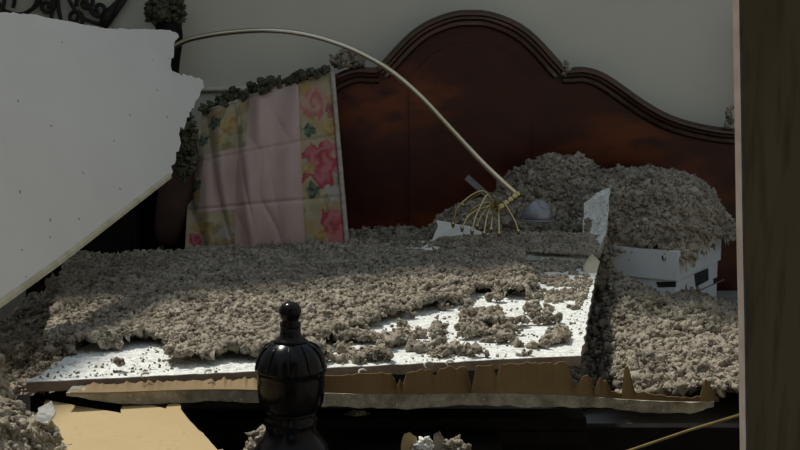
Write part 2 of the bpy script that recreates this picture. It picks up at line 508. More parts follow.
# rear fragment with the upturned tab
def fragment():
    o = empty('drywall_fragment', P(590, 245, 4.3)); tag(o, 'broken drywall fragment with upturned corner tab behind the flat sheet', 'drywall')
    A = [Pz(418, 250, .805), Pz(595, 259.5, .805), P(607, 236, 4.24), P(583, 236, 4.34), P(545, 232, 4.42), P(500, 233, 4.45), P(440, 238, 4.42)]
    A = [Vector((p.x, p.y, p.z)) for p in A]
    fl = jag(A, .025, .004)
    slab('white_face', fl, (0, 0, 1), .014, 'white_rough', o)
    T = [P(584, 240, 4.32), P(606, 238, 4.25), P(608, 215, 4.30), P(610.5, 187, 4.36), P(603, 190, 4.38), P(596, 193, 4.39), P(590, 199, 4.40), P(584, 203, 4.41), P(583, 222, 4.37)]
    slab('upturned_tab', jag(T, .02, .002), (0, -1, .3), .012, 'white_rough', o)
    slab('broken_edge', [P(607, 236, 4.22), P(608.5, 236, 4.26), P(600, 258, 4.20), P(595, 259, 4.15)], (1, -.4, 0), .006, 'gypsum', o)
    return o
fragment()
# grey torn sheet at the back edge
def sheet():
    T = [P(350, 246, 4.40), P(425, 249, 4.33), P(470, 246, 4.32), P(490, 236, 4.40), P(470, 226, 4.47), P(448, 222, 4.50), P(436, 220, 4.52), P(438, 226, 4.50), P(432, 240, 4.46), P(400, 243, 4.45)]
    c, n = plane_fit(T)
    if n.z < 0: n = -n
    return tag(slab('paper_sheet', jag(T, .03, .002), n, .003, 'white', None), 'torn grey paper sheet at the foot of the headboard beside the brass arms', 'paper')
sheet()

# the lower strip in front, with kraft paper torn up into spikes
def strip():
    o = empty('drywall_strip', P(400, 405, 2.85)); tag(o, 'long narrow drywall strip with spiky torn brown paper along the footboard', 'drywall')
    def yy(px): return FL.y + (FR.y - FL.y) * (px - 26) / 555 - (.065 - .045 * min(1, max(0, (px - 260) / 140)))
    def ftop(px):
        t = (px - 70) / 650
        return 391 + 3 * t + 7 * max(0, (px - 400) / 320) + 2.0 * math.sin(px * .021)
    def thickpx(px): return (14 - 4 * abs(px - 350) / 350 + 1.2 * math.sin(px * .05)) * min(1, .25 + (px - 66) / 60) * min(1, .4 + (719 - px) / 30)
    xs = list(range(66, 719, 6))
    vs = []; fs = []
    for px in xs:
        Y = yy(px)
        w = mnoise.noise(Vector((px * .06, 0, 0))) * 1.6 + mnoise.noise(Vector((px * .23, 5, 0))) * 1.2
        a = P(px, ftop(px) + w * .6, Y); b = P(px, ftop(px) + thickpx(px) + w, Y)
        dp = .055 if px < 300 else .035
        vs += [a, b, b + Vector((0, dp, 0)), a + Vector((0, dp, 0))]
    n = len(xs)
    for i in range(n - 1):
        for k in range(4):
            k2 = (k + 1) % 4
            fs.append((i * 4 + k, i * 4 + k2, i * 4 + 4 + k2, i * 4 + 4 + k))
    fs += [(0, 3, 2, 1), (4 * n - 4, 4 * n - 3, 4 * n - 2, 4 * n - 1)]
    fixn(mesh_obj('gypsum_core', vs, fs, 'gypsum', o))
    # kraft paper: lies on the strip at the left, stands up towards the sheet at the right
    keys = [(70, 390), (90, 384.5), (130, 382), (200, 380), (260, 377.5), (330, 375.5), (391, 373), (394, 378), (397, 386), (400, 379), (403, 384), (407, 372), (431, 370), (434, 376), (436, 377), (440, 369), (466, 367), (469, 380), (471, 391), (474, 379), (476, 366), (493, 365), (497, 378), (501, 364), (545, 362), (566, 362), (570, 372), (575, 388), (578, 386), (583, 377), (588, 375), (592, 380), (595, 392), (597, 384), (600, 377), (606, 380), (611, 391), (622, 393), (623.5, 380), (625, 367), (628, 366), (631, 376), (635, 392), (660, 395), (690, 398), (700, 397), (704, 385), (706, 379), (710, 384), (716, 397), (719, 400)]
    fine = []
    for (a, b) in zip(keys[:-1], keys[1:]):
        k = max(1, int((b[0] - a[0]) / 3))
        for q in range(k):
            t = q / k
            fine.append((a[0] + (b[0] - a[0]) * t, a[1] + (b[1] - a[1]) * t + (0 if q == 0 else .9 * random.gauss(0, 1) + 1.2 * mnoise.noise(Vector((a[0] + q, 2, 0))))))
    keys = fine + [keys[-1]]
    vs = []; fs = []
    R = 5
    for (px, ty) in keys:
        by = ftop(px) - .5
        Y = yy(px) - .001
        for r in range(R + 1):
            t = r / R
            y = by + (ty - by) * t
            lean = (.055 if px < 262 else .055 - .067 * min(1, (px - 262) / 60)) * t
            p = P(px, y, Y + lean)
            vs.append(p + Vector((0, .004 * math.sin(px * .09) * t, 0)))
    for i in range(len(keys) - 1):
        for r in range(R):
            a = i * (R + 1) + r
            fs.append((a, a + R + 1, a + R + 2, a + 1))
    k = mesh_obj('torn_kraft_paper', vs, fs, 'kraft_dark', o)
    md = k.modifiers.new('t', 'SOLIDIFY'); md.thickness = .0015; md.offset = -1
    return o
strip()

# hanging sheet at the left
def hanging():
    px = [(-190, 0), (-60, 9), (0, 12.5), (30, 14), (55, 19), (80, 24), (108, 28.5), (140, 29), (160, 29.5), (170, 30), (178, 34), (179, 37), (174, 44), (174, 54), (171, 62), (172, 71), (186, 75), (203, 80), (204, 88), (199, 97), (194, 108), (187, 117), (185, 126), (179, 134), (181, 143), (176, 152), (176, 160), (171, 166), (173, 172), (168, 177), (150, 192), (110, 223), (60, 262), (0, 305), (-60, 348), (-190, 440)]
    A, B, C = P(203, 80, 4.35), P(0, 12, 3.35), P(0, 305, 2.95)
    n = (B - A).cross(C - A).normalized()
    if n.y > 0: n = -n
    def on(pxx, pyy):
        r = ray(pxx, pyy)
        return CAM + r * ((A - CAM).dot(n) / r.dot(n))
    pts = [on(*p) for p in px]
    fine = []
    for i, p in enumerate(pts):
        q = pts[(i + 1) % len(pts)]
        amp = .006 if 9 <= i <= 28 else .0018
        k = max(1, int((q - p).length / .014)) if i < len(pts) - 1 else 1
        d = (q - p).normalized(); pe = d.cross(n)
        for j in range(k):
            s = p.lerp(q, j / k)
            if 0 < j: s = s + pe * (mnoise.noise(s * 40) * 1.4 + random.gauss(0, .5)) * amp
            fine.append(s)
    o = drywall('drywall_sheet', 'large pale drywall sheet hanging down from the ceiling at the left', fine, n, .014, 'white', 'gypsum', 'kraft_dark')
    # taped factory edge along the lower side
    e = [on(x, y) for x, y in ((170, 177), (150, 192.5), (110, 223.5), (60, 262.5), (0, 305.5), (-60, 348.5), (-190, 440.5))]
    d = (e[-1] - e[0]).normalized(); pe = d.cross(n)
    if pe.z > 0: pe = -pe
    vs = []; fs = []
    prof = [(-.012, .0015), (-.004, .006), (.004, .004), (.008, -.008), (.004, -.018), (-.006, -.016)]
    for p in e:
        for (a, b) in prof: vs.append(p + pe * a + n * b)
    k = len(prof)
    for i in range(len(e) - 1):
        for j in range(k):
            j2 = (j + 1) % k
            fs.append((i * k + j, i * k + j2, (i + 1) * k + j2, (i + 1) * k + j))
    fs += [tuple(range(k)), tuple((len(e) - 1) * k + j for j in range(k))]
    fixn(mesh_obj('taped_edge', vs, fs, 'tape', o))
    # dark flecks and small gouges in the face
    for (x, y, s) in ((18, 101, 3), (51, 126, 3), (83, 173, 2), (112, 27, 2), (167, 117, 3), (168, 58, 2), (157, 90, 2), (120, 189, 3), (62, 42, 2), (130, 115, 2), (20, 192, 3), (50, 220, 3), (114, 141, 2), (50, 237, 2), (22, 250, 2), (79, 219, 2), (153, 60, 2), (26, 277, 2)):
        c = on(x, y) + n * .0006
        u = d; w = d.cross(n)
        pts = []
        an0 = random.random() * 6
        for k2 in range(6):
            an = an0 + k2 * math.pi / 3
            rr = s * .0011 * (.5 + random.random() * .8)
            pts.append(c + u * math.cos(an) * rr * .7 + w * math.sin(an) * rr * 1.3)
        slab('fleck', pts, n, .0008, 'black', o)
    return o
hanging()

# torn kraft sheet, front left
def kraft_sheet():
    px = [(44, 404), (46, 399), (52, 401), (85, 407), (121, 413), (122, 398), (130, 397.5), (138, 400), (152, 405), (166, 408.5), (168, 402.5), (180, 403.5), (183, 412), (190, 421), (203, 433), (217, 449), (222, 466), (150, 480), (70, 480), (46, 450), (60, 430), (48, 415)]
    def pt(x, y): return Pz(x, y, .745)
    pts = [pt(*p) for p in px]
    fine = jag(pts, .02, .0015)
    return tag(slab('kraft_paper', fine, (0, 0, 1), .003, 'kraft'), 'torn tan kraft paper sheet in the front left corner', 'paper')
kraft_sheet()

# ------------------------------------------------------------------ insulation
def ico(sub):
    bm = bmesh.new(); bmesh.ops.create_icosphere(bm, subdivisions=sub, radius=1)
    v = np.array([v.co[:] for v in bm.verts]); f = np.array([[x.index for x in g.verts] for g in bm.faces]); bm.free()
    return v, f
def blob_lib(sub, n, amp):
    v, f = ico(sub); out = []
    for k in range(n):
        off = Vector((k * 7.3, k * 3.1, k * 1.7))
        s = np.array([1 + amp * (mnoise.noise(Vector(p) * 1.6 + off) * 1.3 + mnoise.noise(Vector(p) * 3.7 + off) * .9) for p in v])
        w = v * s[:, None] * np.array([1, .75 + .4 * rng.random(), .6 + .3 * rng.random()])
        out.append(w)
    return out, f
LIB0 = blob_lib(1, 14, .5)      # bare icosahedra: the smallest crumbs
LIB1 = blob_lib(2, 18, .75)
LIB2 = blob_lib(3, 14, .70)
def rot_mats(n):
    q = rng.normal(size=(n, 4)); q /= np.linalg.norm(q, axis=1)[:, None]
    w, x, y, z = q.T
    return np.stack([1 - 2 * (y * y + z * z), 2 * (x * y - z * w), 2 * (x * z + y * w), 2 * (x * y + z * w), 1 - 2 * (x * x + z * z), 2 * (y * z - x * w), 2 * (x * z - y * w), 2 * (y * z + x * w), 1 - 2 * (x * x + y * y)], 1).reshape(n, 3, 3)
def scatter(lib, pos, size):
    blobs, f = lib
    n = len(pos)
    if n == 0: return np.zeros((0, 3)), np.zeros((0, 3), int)
    idx = rng.integers(0, len(blobs), n)
    B = np.stack(blobs)[idx] * size[:, None, None]
    B = np.einsum('nij,nvj->nvi', rot_mats(n), B) + pos[:, None, :]
    nv = B.shape[1]
    F = f[None] + (np.arange(n) * nv)[:, None, None]
    return B.reshape(-1, 3), F.reshape(-1, 3)
def big_mesh(name, chunks, m):
    vs = []; fs = []; o = 0
    for v, f in chunks:
        if len(v) == 0: continue
        vs.append(v); fs.append(f + o); o += len(v)
    V = np.concatenate(vs).astype(np.float32); F = np.concatenate(fs).astype(np.int32)
    me = bpy.data.meshes.new(name)
    me.vertices.add(len(V)); me.vertices.foreach_set('co', V.ravel())
    me.loops.add(F.size); me.loops.foreach_set('vertex_index', F.ravel())
    me.polygons.add(len(F)); me.polygons.foreach_set('loop_start', np.arange(0, F.size, 3, dtype=np.int32)); me.polygons.foreach_set('loop_total', np.full(len(F), 3, dtype=np.int32))
    me.polygons.foreach_set('use_smooth', np.ones(len(F), dtype=bool)); me.update(calc_edges=True); me.validate()
    me.materials.append(M[m])
    ob = bpy.data.objects.new(name, me); COL.objects.link(ob)
    return ob
# cheap vectorised value noise
_tab = rng.random((64, 64))
def vnoise(x, y):
    xi = np.floor(x).astype(int); yi = np.floor(y).astype(int)
    fx = x - xi; fy = y - yi
    fx = fx * fx * (3 - 2 * fx); fy = fy * fy * (3 - 2 * fy)
    g = lambda a, b: _tab[a % 64, b % 64]
    return (g(xi, yi) * (1 - fx) + g(xi + 1, yi) * fx) * (1 - fy) + (g(xi, yi + 1) * (1 - fx) + g(xi + 1, yi + 1) * fx) * fy
def fbm(x, y, s):
    return sum(vnoise(x * s * 2 ** k + 17 * k, y * s * 2 ** k + 5 * k) * .5 ** k for k in range(4)) / 1.875
def poly_in(px, py, poly):
    ins = np.zeros(px.shape, bool)
    n = len(poly)
    for i in range(n):
        x0, y0 = poly[i]; x1, y1 = poly[(i + 1) % n]
        c = ((y0 > py) != (y1 > py)) & (px < (x1 - x0) * (py - y0) / (y1 - y0 + 1e-9) + x0)
        ins ^= c
    return ins
def heap(name, label, bounds, zf, base, dens_big, dens_small, sb=(.007, .018), ss=(.003, .0075), m='insul', step=.014, rough=.03, keep=None):
    """zf(x,y) -> (z, mask) surface height; base(x,y) lower skin"""
    x0, x1, y0, y1 = bounds
    nx, ny = int((x1 - x0) / step) + 1, int((y1 - y0) / step) + 1
    X, Y = np.meshgrid(np.linspace(x0, x1, nx), np.linspace(y0, y1, ny))
    Z, Mk = zf(X, Y)
    Z = Z + rough * (fbm(X, Y, 14) - .5) + rough * .5 * (fbm(X + 3, Y, 45) - .5)
    V = np.stack([X, Y, Z], -1).reshape(-1, 3)
    I = np.arange(nx * ny).reshape(ny, nx)
    ok = Mk[:-1, :-1] & Mk[1:, :-1] & Mk[:-1, 1:] & Mk[1:, 1:]
    a, b, c, d = I[:-1, :-1][ok], I[:-1, 1:][ok], I[1:, 1:][ok], I[1:, :-1][ok]
    F = np.concatenate([np.stack([a, b, c], 1), np.stack([a, c, d], 1)])
    used = np.unique(F); rem = -np.ones(len(V), int); rem[used] = np.arange(len(used))
    chunks = [(V[used], rem[F])]
    area = ok.sum() * step * step
    for lib, dens, (s0, s1), lift in ((LIB1, dens_big, sb, .15), (LIB0, dens_small, ss, .9)):
        n = int(area * dens)
        k = rng.integers(0, ok.sum(), n)
        iy, ix = np.nonzero(ok)
        x = X[iy[k], ix[k]] + rng.random(n) * step; y = Y[iy[k], ix[k]] + rng.random(n) * step
        z, _ = zf(x, y)
        z = z + rough * (fbm(x, y, 14) - .5) + rough * .5 * (fbm(x + 3, y, 45) - .5)
        s = s0 + (s1 - s0) * rng.random(n) ** 1.8
        pos = np.stack([x, y, z + s * lift * (.2 + rng.random(n))], 1)
        if keep is not None:
            kk = keep(*proj_np(pos[:, 0], pos[:, 1], pos[:, 2])); pos = pos[kk]; s = s[kk]
        chunks.append(scatter(lib, pos, s))
    o = big_mesh(name, chunks, m)
    tag(o, label, 'insulation', kind='stuff')
    return o
def domes(lst, floor_z):
    """lst of (cx, cy, rx, ry, base, height, power)"""
    def zf(x, y):
        z = np.full(x.shape, -9.0)
        for (cx, cy, rx, ry, b, h, p) in lst:
            wob = .85 + .3 * fbm(x * 1 + cx, y + cy, 7)
            r = np.sqrt(((x - cx) / rx) ** 2 + ((y - cy) / ry) ** 2) * wob
            q = b + h * np.clip(1 - r ** p, 0, 1) ** .6
            z = np.where(r < 1, np.maximum(z, q), z)
        mk = z > -5
        return np.where(mk, z, floor_z), mk
    return zf

# 1. layer on the flat sheet: bare white where the photograph shows it
bareA = [(15, 395), (24, 358), (60, 356), (100, 353), (146, 345), (165, 351), (160, 362), (172, 370), (200, 366), (240, 361), (268, 364), (275, 395)]
bareB = [(322, 372), (322, 352), (345, 338), (385, 325), (425, 314), (470, 303), (480, 296), (500, 293), (505, 300), (530, 300), (548, 283), (575, 282), (575, 268), (590, 250), (605, 255), (585, 372)]
def sheet_z(x, y):
    px, py = proj_np(x, y, np.full(x.shape, ZP))
    d = (x - FL.x) * (-ex.y) + (y - FL.y) * ex.x            # depth behind the front edge
    s = (x - FL.x) * ex.x + (y - FL.y) * ex.y
    W = (FR - FL).length
    on = (d > .012) & (d < 1.45) & (s < W + .19 * d / 1.0 - .01) & (s > .02)
    bare = poly_in(px, py, bareA) | poly_in(px, py, bareB)
    n = fbm(x + 2, y, 9)
    isl = fbm(x, y + 4, 24)
    cov = np.where(bare, (isl > .532 - .06 * np.clip((305 - py) / 30, 0, 1)) & poly_in(px, py, bareB) | (isl > .66), n > .02)
    h = np.where(bare, .002 + .012 * np.clip((isl - .53) * 8, 0, 1), .014 + .032 * n - .012 * np.clip((d - .9) / .4, 0, 1))
    return ZP + h * .9, on & cov
heap('insulation_layer', 'thin crumbly grey insulation strewn over the flat white sheet', (-1.0, .85, 2.75, 4.5), sheet_z, None, 6500, 15000, rough=.022, sb=(.005, .0145))
# 2. left, under the hanging sheet and up to the pillow
def left_z(x, y):
    z = .60 + .22 * np.clip((y - 3.0) / 1.5, 0, 1) + .06 * (fbm(x, y, 4) - .5)
    d = (x - FL.x) * (-ex.y) + (y - FL.y) * ex.x
    s = (x - FL.x) * ex.x + (y - FL.y) * ex.y
    z = z + .11 * np.exp(-(s / .25) ** 2)
    z = z - .05 * np.clip((y - 4.2) / .3, 0, 1) - .055 * np.clip((-.50 - x) / .35, 0, 1)
    mk = (y < 3.66 + (x + 1.05) * 2.0 + .12 * fbm(x, y, 9)) & ((s < .03 + .1 * fbm(x, y, 8)) | (d > 1.38)) & (y > 3.0 + .15 * fbm(x, y, 6)) & (x < .30 - .25 * fbm(x, y, 8) + .0 * y) & (y < 4.98)
    return np.where(y > 4.35, np.minimum(z, .76), z), mk
heap('insulation_heap', 'grey insulation heap under the hanging sheet reaching to the floral pillow', (-1.15, .3, 2.95, 4.98), left_z, None, 3000, 8000, rough=.05)
# 3. mound behind the brass arms
heap('insulation_heap', 'grey insulation mound piled behind the brass lamp arms', (.02, .85, 4.24, 5.05),
     domes([(.40, 4.78, .22, .24, .70, .22, 2.4), (.27, 4.72, .20, .18, .70, .20, 2.2), (.55, 4.80, .26, .22, .70, .345, 2.6), (.66, 4.78, .16, .2, .70, .30, 2.4), (.655, 4.43, .095, .15, .62, .20, 2.5)], .6), None, 4500, 12000, rough=.05)
# 4. mound on the carton
_mound = domes([(.82, 4.62, .28, .40, .74, .27, 3.4), (.95, 4.60, .20, .36, .76, .17, 3.0), (.72, 4.58, .20, .26, .68, .24, 2.6)], .6)
def mound_z(x, y):
    z, mk = _mound(x, y)
    # tapers down to the carton's lid along its two front edges
    df = np.where(x > .60, y - (4.215 + np.clip(.86 - x, 0, 1) * .577), 1.0)
    dr = (.895 + (y - 4.22) * .577 - x) * .87
    dd = np.minimum(df, dr)
    t = np.sqrt(np.clip(dd / .09, 0, 1))
    return np.minimum(z, .785 + (z - .785) * t), mk & (dd > -.004)
heap('insulation_heap', 'tall grey insulation mound heaped on top of the white carton', (.50, 1.22, 4.10, 5.0), mound_z, None, 4500, 12000, rough=.04)
# 5. right-hand lower heap
def right_z(x, y):
    z = .65 + .045 * np.clip((y - 3.0) / 1.0, 0, 1.0) - .015 * np.clip((y - 3.9) / .4, 0, 1) * np.clip((x - .6) / .2, 0, 1) + .07 * (fbm(x, y, 5) - .5)
    z = z + .055 * np.clip((y - 3.6) / .5, 0, 1) * np.clip((.80 - x) / .15, 0, 1)
    edge_x = FR.x - .06 + (y - FR.y) * .16
    mk = (x > edge_x) & (x < 1.12 + .12 * fbm(x, y, 7)) & (y > 3.19 + .02 * fbm(x, y, 20) + .16 * (x < edge_x + .13)) & (y < 4.45)
    z = z - .11 * np.exp(-((x - edge_x - .05) / .07) ** 2)
    z = np.maximum(np.where(x > .85, z - (x - .85) * .3, z), .565)
    return z, mk
heap('insulation_heap', 'grey insulation heap on the right between the flat sheet and the door casing', (.30, 1.22, 2.93, 4.45), right_z, None, 4200, 12000, rough=.045)
# 6. foreground left
heap('insulation_heap', 'grey insulation pile in the bottom left foreground', (-1.5, -.25, 2.0, 2.98),
     domes([(-1.06, 2.62, .42, .30, .0, .985, 3.5), (-.83, 2.48, .30, .30, .0, .82, 4.0), (-.58, 2.50, .28, .34, .0, .715, 6.0), (-.45, 2.46, .22, .28, .0, .715, 6)], 0.0), None, 2500, 7000, rough=.04)
# 7. lumps resting on tall things
def lump(name, label, centre, rad, nb, ns, m='insul_dark', s=(.008, .02)):
    c = np.array(centre)
    def pts(n):
        d = rng.normal(size=(n, 3)); d /= np.linalg.norm(d, axis=1)[:, None]
        return c + d * (np.array(rad) * (rng.random(n)[:, None] ** .45))
    o = big_mesh(name, [scatter(LIB2, pts(nb), s[0] + (s[1] - s[0]) * rng.random(nb)), scatter(LIB1, pts(ns) + (pts(ns) - c) * .15, .004 + .007 * rng.random(ns))], m)
    return tag(o, label, 'insulation', kind='stuff')
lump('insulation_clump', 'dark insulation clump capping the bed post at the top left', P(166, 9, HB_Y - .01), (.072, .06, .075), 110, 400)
lump('insulation_clump', 'insulation clump on the headboard moulding above the floral pillow', P(345, 60, HB_Y - .02), (.06, .03, .032), 26, 90, 'insul')
lump('insulation_clump', 'small insulation tuft on the headboard notch right of the arch', P(566, 69, HB_Y - .03), (.016, .012, .03), 5, 22, 'insul', (.004, .008))
lump('insulation_clump', 'small insulation tuft on the headboard beside the door casing', P(729, 119, HB_Y - .03), (.014, .012, .05), 8, 26, 'insul', (.005, .009))

# ------------------------------------------------------------------ pillow with patchwork sham
def pillow():
    o = empty('pillow', P(275, 246, 4.62)); tag(o, 'upright pillow in a pink floral patchwork sham against the headboard', 'pillow')
    NU, NV = 150, 170
    # corners on the picture: left edge, right edge, sagging top
    def surf(u, v):
        xl = 188 + 17 * v - 4 * math.sin(v * 3.1)
        xr = 346 - 16 * v
        x = xl + (xr - xl) * u
        yb = 258
        yt = 112 - 4 * math.sin(u * math.pi * .9) - 38 * max(0, u) ** 1.2
        y = yb + (yt - yb) * v
        puff = .07 * abs(math.sin(math.pi * min(1, max(0, u)))) ** .7 * abs(math.sin(math.pi * v)) ** .6
        Y = 4.66 + .20 * v + .03 * u - puff
        # hanging folds, stronger at the left
        fo = .026 * math.sin((x - 200 + 18 * (1 - v)) * .16 + 1.2 * math.sin(v * 2.2)) * (1 - .75 * u) * (.4 + .6 * v)
        fo += .012 * math.sin(x * .29 + v * 5) * math.exp(-((u - .25) / .22) ** 2)
        fo += .006 * mnoise.noise(Vector((u * 5, v * 6, 3)))
        cr = lambda q: (1 - abs(math.sin(q))) ** 3
        fo += .030 * cr((x - 196 + 34 * (v - .4)) * .115 + .5 * math.sin(v * 4)) * max(0, 1 - 1.6 * u) * (.5 + .5 * math.sin(math.pi * min(1, v * 1.1)))
        fo += .012 * cr((x - 250 + 50 * v) * .09 + mnoise.noise(Vector((u * 3, v * 4, 1)))) * max(0, 1 - abs(u - .5) * 3) * (.3 + .7 * (1 - v))
        # seams
        for sv in (.33, .66):
            fo += .006 * math.exp(-((v - sv) / .012) ** 2)
        for su in (.30, .745):
            fo += .005 * math.exp(-((u - su) / .010) ** 2)
        return P(x, y, Y + fo)
    PINK = np.array((0.52, 0.385, 0.345))
    flowers = []   # (u, v, r, kind)
    fl = [(.86, .86, .12, 0), (.90, .52, .17, 1), (.97, .15, .15, 1), (.99, .80, .05, 2), (.82, .72, .05, 3), (.83, .38, .055, 3), (.97, .70, .07, 4), (.80, .50, .05, 4), (.86, .12, .06, 4), (.96, .36, .06, 5),
          (.10, .90, .06, 3), (.22, .86, .08, 4), (.03, .80, .05, 3), (.15, .78, .04, 4), (-.01, .62, .05, 2), (.02, .50, .05, 3), (-.02, .42, .05, 2), (.10, .20, .07, 4), (.24, .17, .06, 5), (.30, .06, .05, 3), (.17, .08, .05, 4), (.05, .12, .06, 1)]
    def colour(u, v):
        floral = u > .745 or (u < .36 and v > .70) or (u < .30 and v < .31) or u < .06
        if not floral:
            c = PINK * (1 + .06 * mnoise.noise(Vector((u * 9, v * 9, 0))))
            return c
        c = np.array((0.44, 0.385, 0.27)) * (1 + .22 * mnoise.noise(Vector((u * 14, v * 14, 2))))
        g1 = mnoise.noise(Vector((u * 9, v * 9, 8))); g2 = mnoise.noise(Vector((u * 16, v * 13, 12)))
        if g1 > .12: c = c * (1 - min(1, g1 * 2)) + np.array((.42, .30, .13)) * min(1, g1 * 2)
        if g2 > .25: c = c * .5 + np.array((.16, .18, .13)) * .5
        u, v = u + .020 * mnoise.noise(Vector((u * 17, v * 17, 21))) + .010 * mnoise.noise(Vector((u * 45, v * 45, 25))), v + .020 * mnoise.noise(Vector((u * 17, v * 17, 31))) + .010 * mnoise.noise(Vector((u * 45, v * 45, 35)))
        for (fu, fv, r, k) in fl:
            du, dv = (u - fu) * 1.0, (v - fv) * 1.05
            d = math.hypot(du, dv); a = math.atan2(dv, du)
            rr = r * (.80 + .10 * math.cos(a * 5 + k) + .35 * mnoise.noise(Vector((u * 18, v * 18, k))))
            if d < rr:
                t = d / rr
                if k in (0, 1, 2):
                    pet = .5 + .5 * math.sin(t * 8 + a + 3 * mnoise.noise(Vector((u * 20, v * 20, k + 5))))
                    A = np.array(((.46, .18, .16), (.38, .075, .09), (.26, .07, .08))[k]); B = np.array(((.52, .33, .29), (.52, .20, .22), (.4, .18, .16))[k])
                    c = A * (1 - pet) + B * pet
                elif k == 3:
                    c = np.array((.12, .15, .12)) * (1 + .5 * math.sin(a * 3 + t * 5))
                elif k == 4:
                    c = np.array((.44, .32, .15)) * (1 + .2 * math.sin(a * 2 + t * 4))
                else:
                    c = np.array((.44, .43, .40))
        return np.clip(c * np.array((.88, .85, .80)), .01, 1)
    # patches: a grid of cells cut at the seams, each its own mesh
    us = [-.02, .30, .745, 1.0]; vs_ = [0, .33, .66, 1.0]
    for a in range(3):
        for b in range(3):
            nu = int((us[a + 1] - us[a]) * NU); nv = int((vs_[b + 1] - vs_[b]) * NV)
            V = []; C = []
            for i in range(nu + 1):
                for j in range(nv + 1):
                    u = us[a] + (us[a + 1] - us[a]) * i / nu; v = vs_[b] + (vs_[b + 1] - vs_[b]) * j / nv
                    V.append(surf(u, v)); C.append((*colour(u, v), 1))
            Fc = [(i * (nv + 1) + j, (i + 1) * (nv + 1) + j, (i + 1) * (nv + 1) + j + 1, i * (nv + 1) + j + 1) for i in range(nu) for j in range(nv)]
            p = mesh_obj('patch', V, Fc, 'print', o, True)
            at = p.data.color_attributes.new('print', 'FLOAT_COLOR', 'POINT')
            at.data.foreach_set('color', np.array(C, dtype=np.float32).ravel())
    # piping on the right edge and the back half of the pillow
    tube('piping', [surf(1.0, t) + Vector((.008, -.004, 0)) for t in np.linspace(0, 1, 40)], .0085, 'piping', o, 8)
    tube('piping', [surf(t, 1.0) + Vector((0, .003, .003)) for t in np.linspace(0, 1, 40)], .006, 'piping', o, 8)
    V = []; g = 24
    for i in range(g + 1):
        for j in range(g + 1):
            u, v = -.02 + 1.02 * i / g, j / g
            p = surf(u, v); e = abs(math.sin(math.pi * i / g)) ** .6 * abs(math.sin(math.pi * j / g)) ** .6
            V.append(Vector((p.x - .03 * max(0, 1 - i / 8) * abs(math.sin(math.pi * j / g)) ** .5 * (1 if i > 0 else 0), min(HB_Y - .02, p.y + .02 + .19 * e), p.z)))
    Fc = [(i * (g + 1) + j, (i + 1) * (g + 1) + j, (i + 1) * (g + 1) + j + 1, i * (g + 1) + j + 1) for i in range(g) for j in range(g)]
    mesh_obj('back_cover', V, Fc, 'maroon', o, True)
    # insulation caught along the top edge
    ps = []
    for t in rng.random(150):
        p = surf(float(t), 1.0); k = .035 * (1 - float(t)) + .012
        ps.append((p.x + rng.normal() * .006, p.y + .01 + rng.normal() * .015, p.z + abs(rng.normal()) * k * .6 + .002))
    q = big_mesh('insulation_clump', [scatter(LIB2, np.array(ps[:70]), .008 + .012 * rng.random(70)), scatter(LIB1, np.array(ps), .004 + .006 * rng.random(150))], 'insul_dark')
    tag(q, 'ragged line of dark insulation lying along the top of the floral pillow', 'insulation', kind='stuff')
    return o
pillow()
# second pillow end showing dark maroon left of the sham
def side_pillow():
    c = P(176, 190, 4.80)
    bm = bmesh.new(); bmesh.ops.create_uvsphere(bm, u_segments=24, v_segments=16, radius=1)
    for v in bm.verts:
        x, y, z = v.co
        f = lambda a, p: math.copysign(abs(a) ** p, a)
        v.co = Vector((f(x, .7) * .06, f(y, .7) * .09, f(z, .6) * .19))
        v.co.x += .03 * v.co.z / .2
        v.co += Vector(v.co).normalized() * .01 * mnoise.noise(v.co * 12)
        v.co += c
    o = bm_obj('pillow', bm, 'maroon', None, True)
    return tag(o, 'dark maroon pillow squeezed between the hanging sheet and the floral pillow', 'pillow')
side_pillow()
lump('insulation_clump', 'ragged dark insulation hugging the torn end of the hanging sheet', P(184, 142, 4.50), (.035, .04, .13), 70, 260)

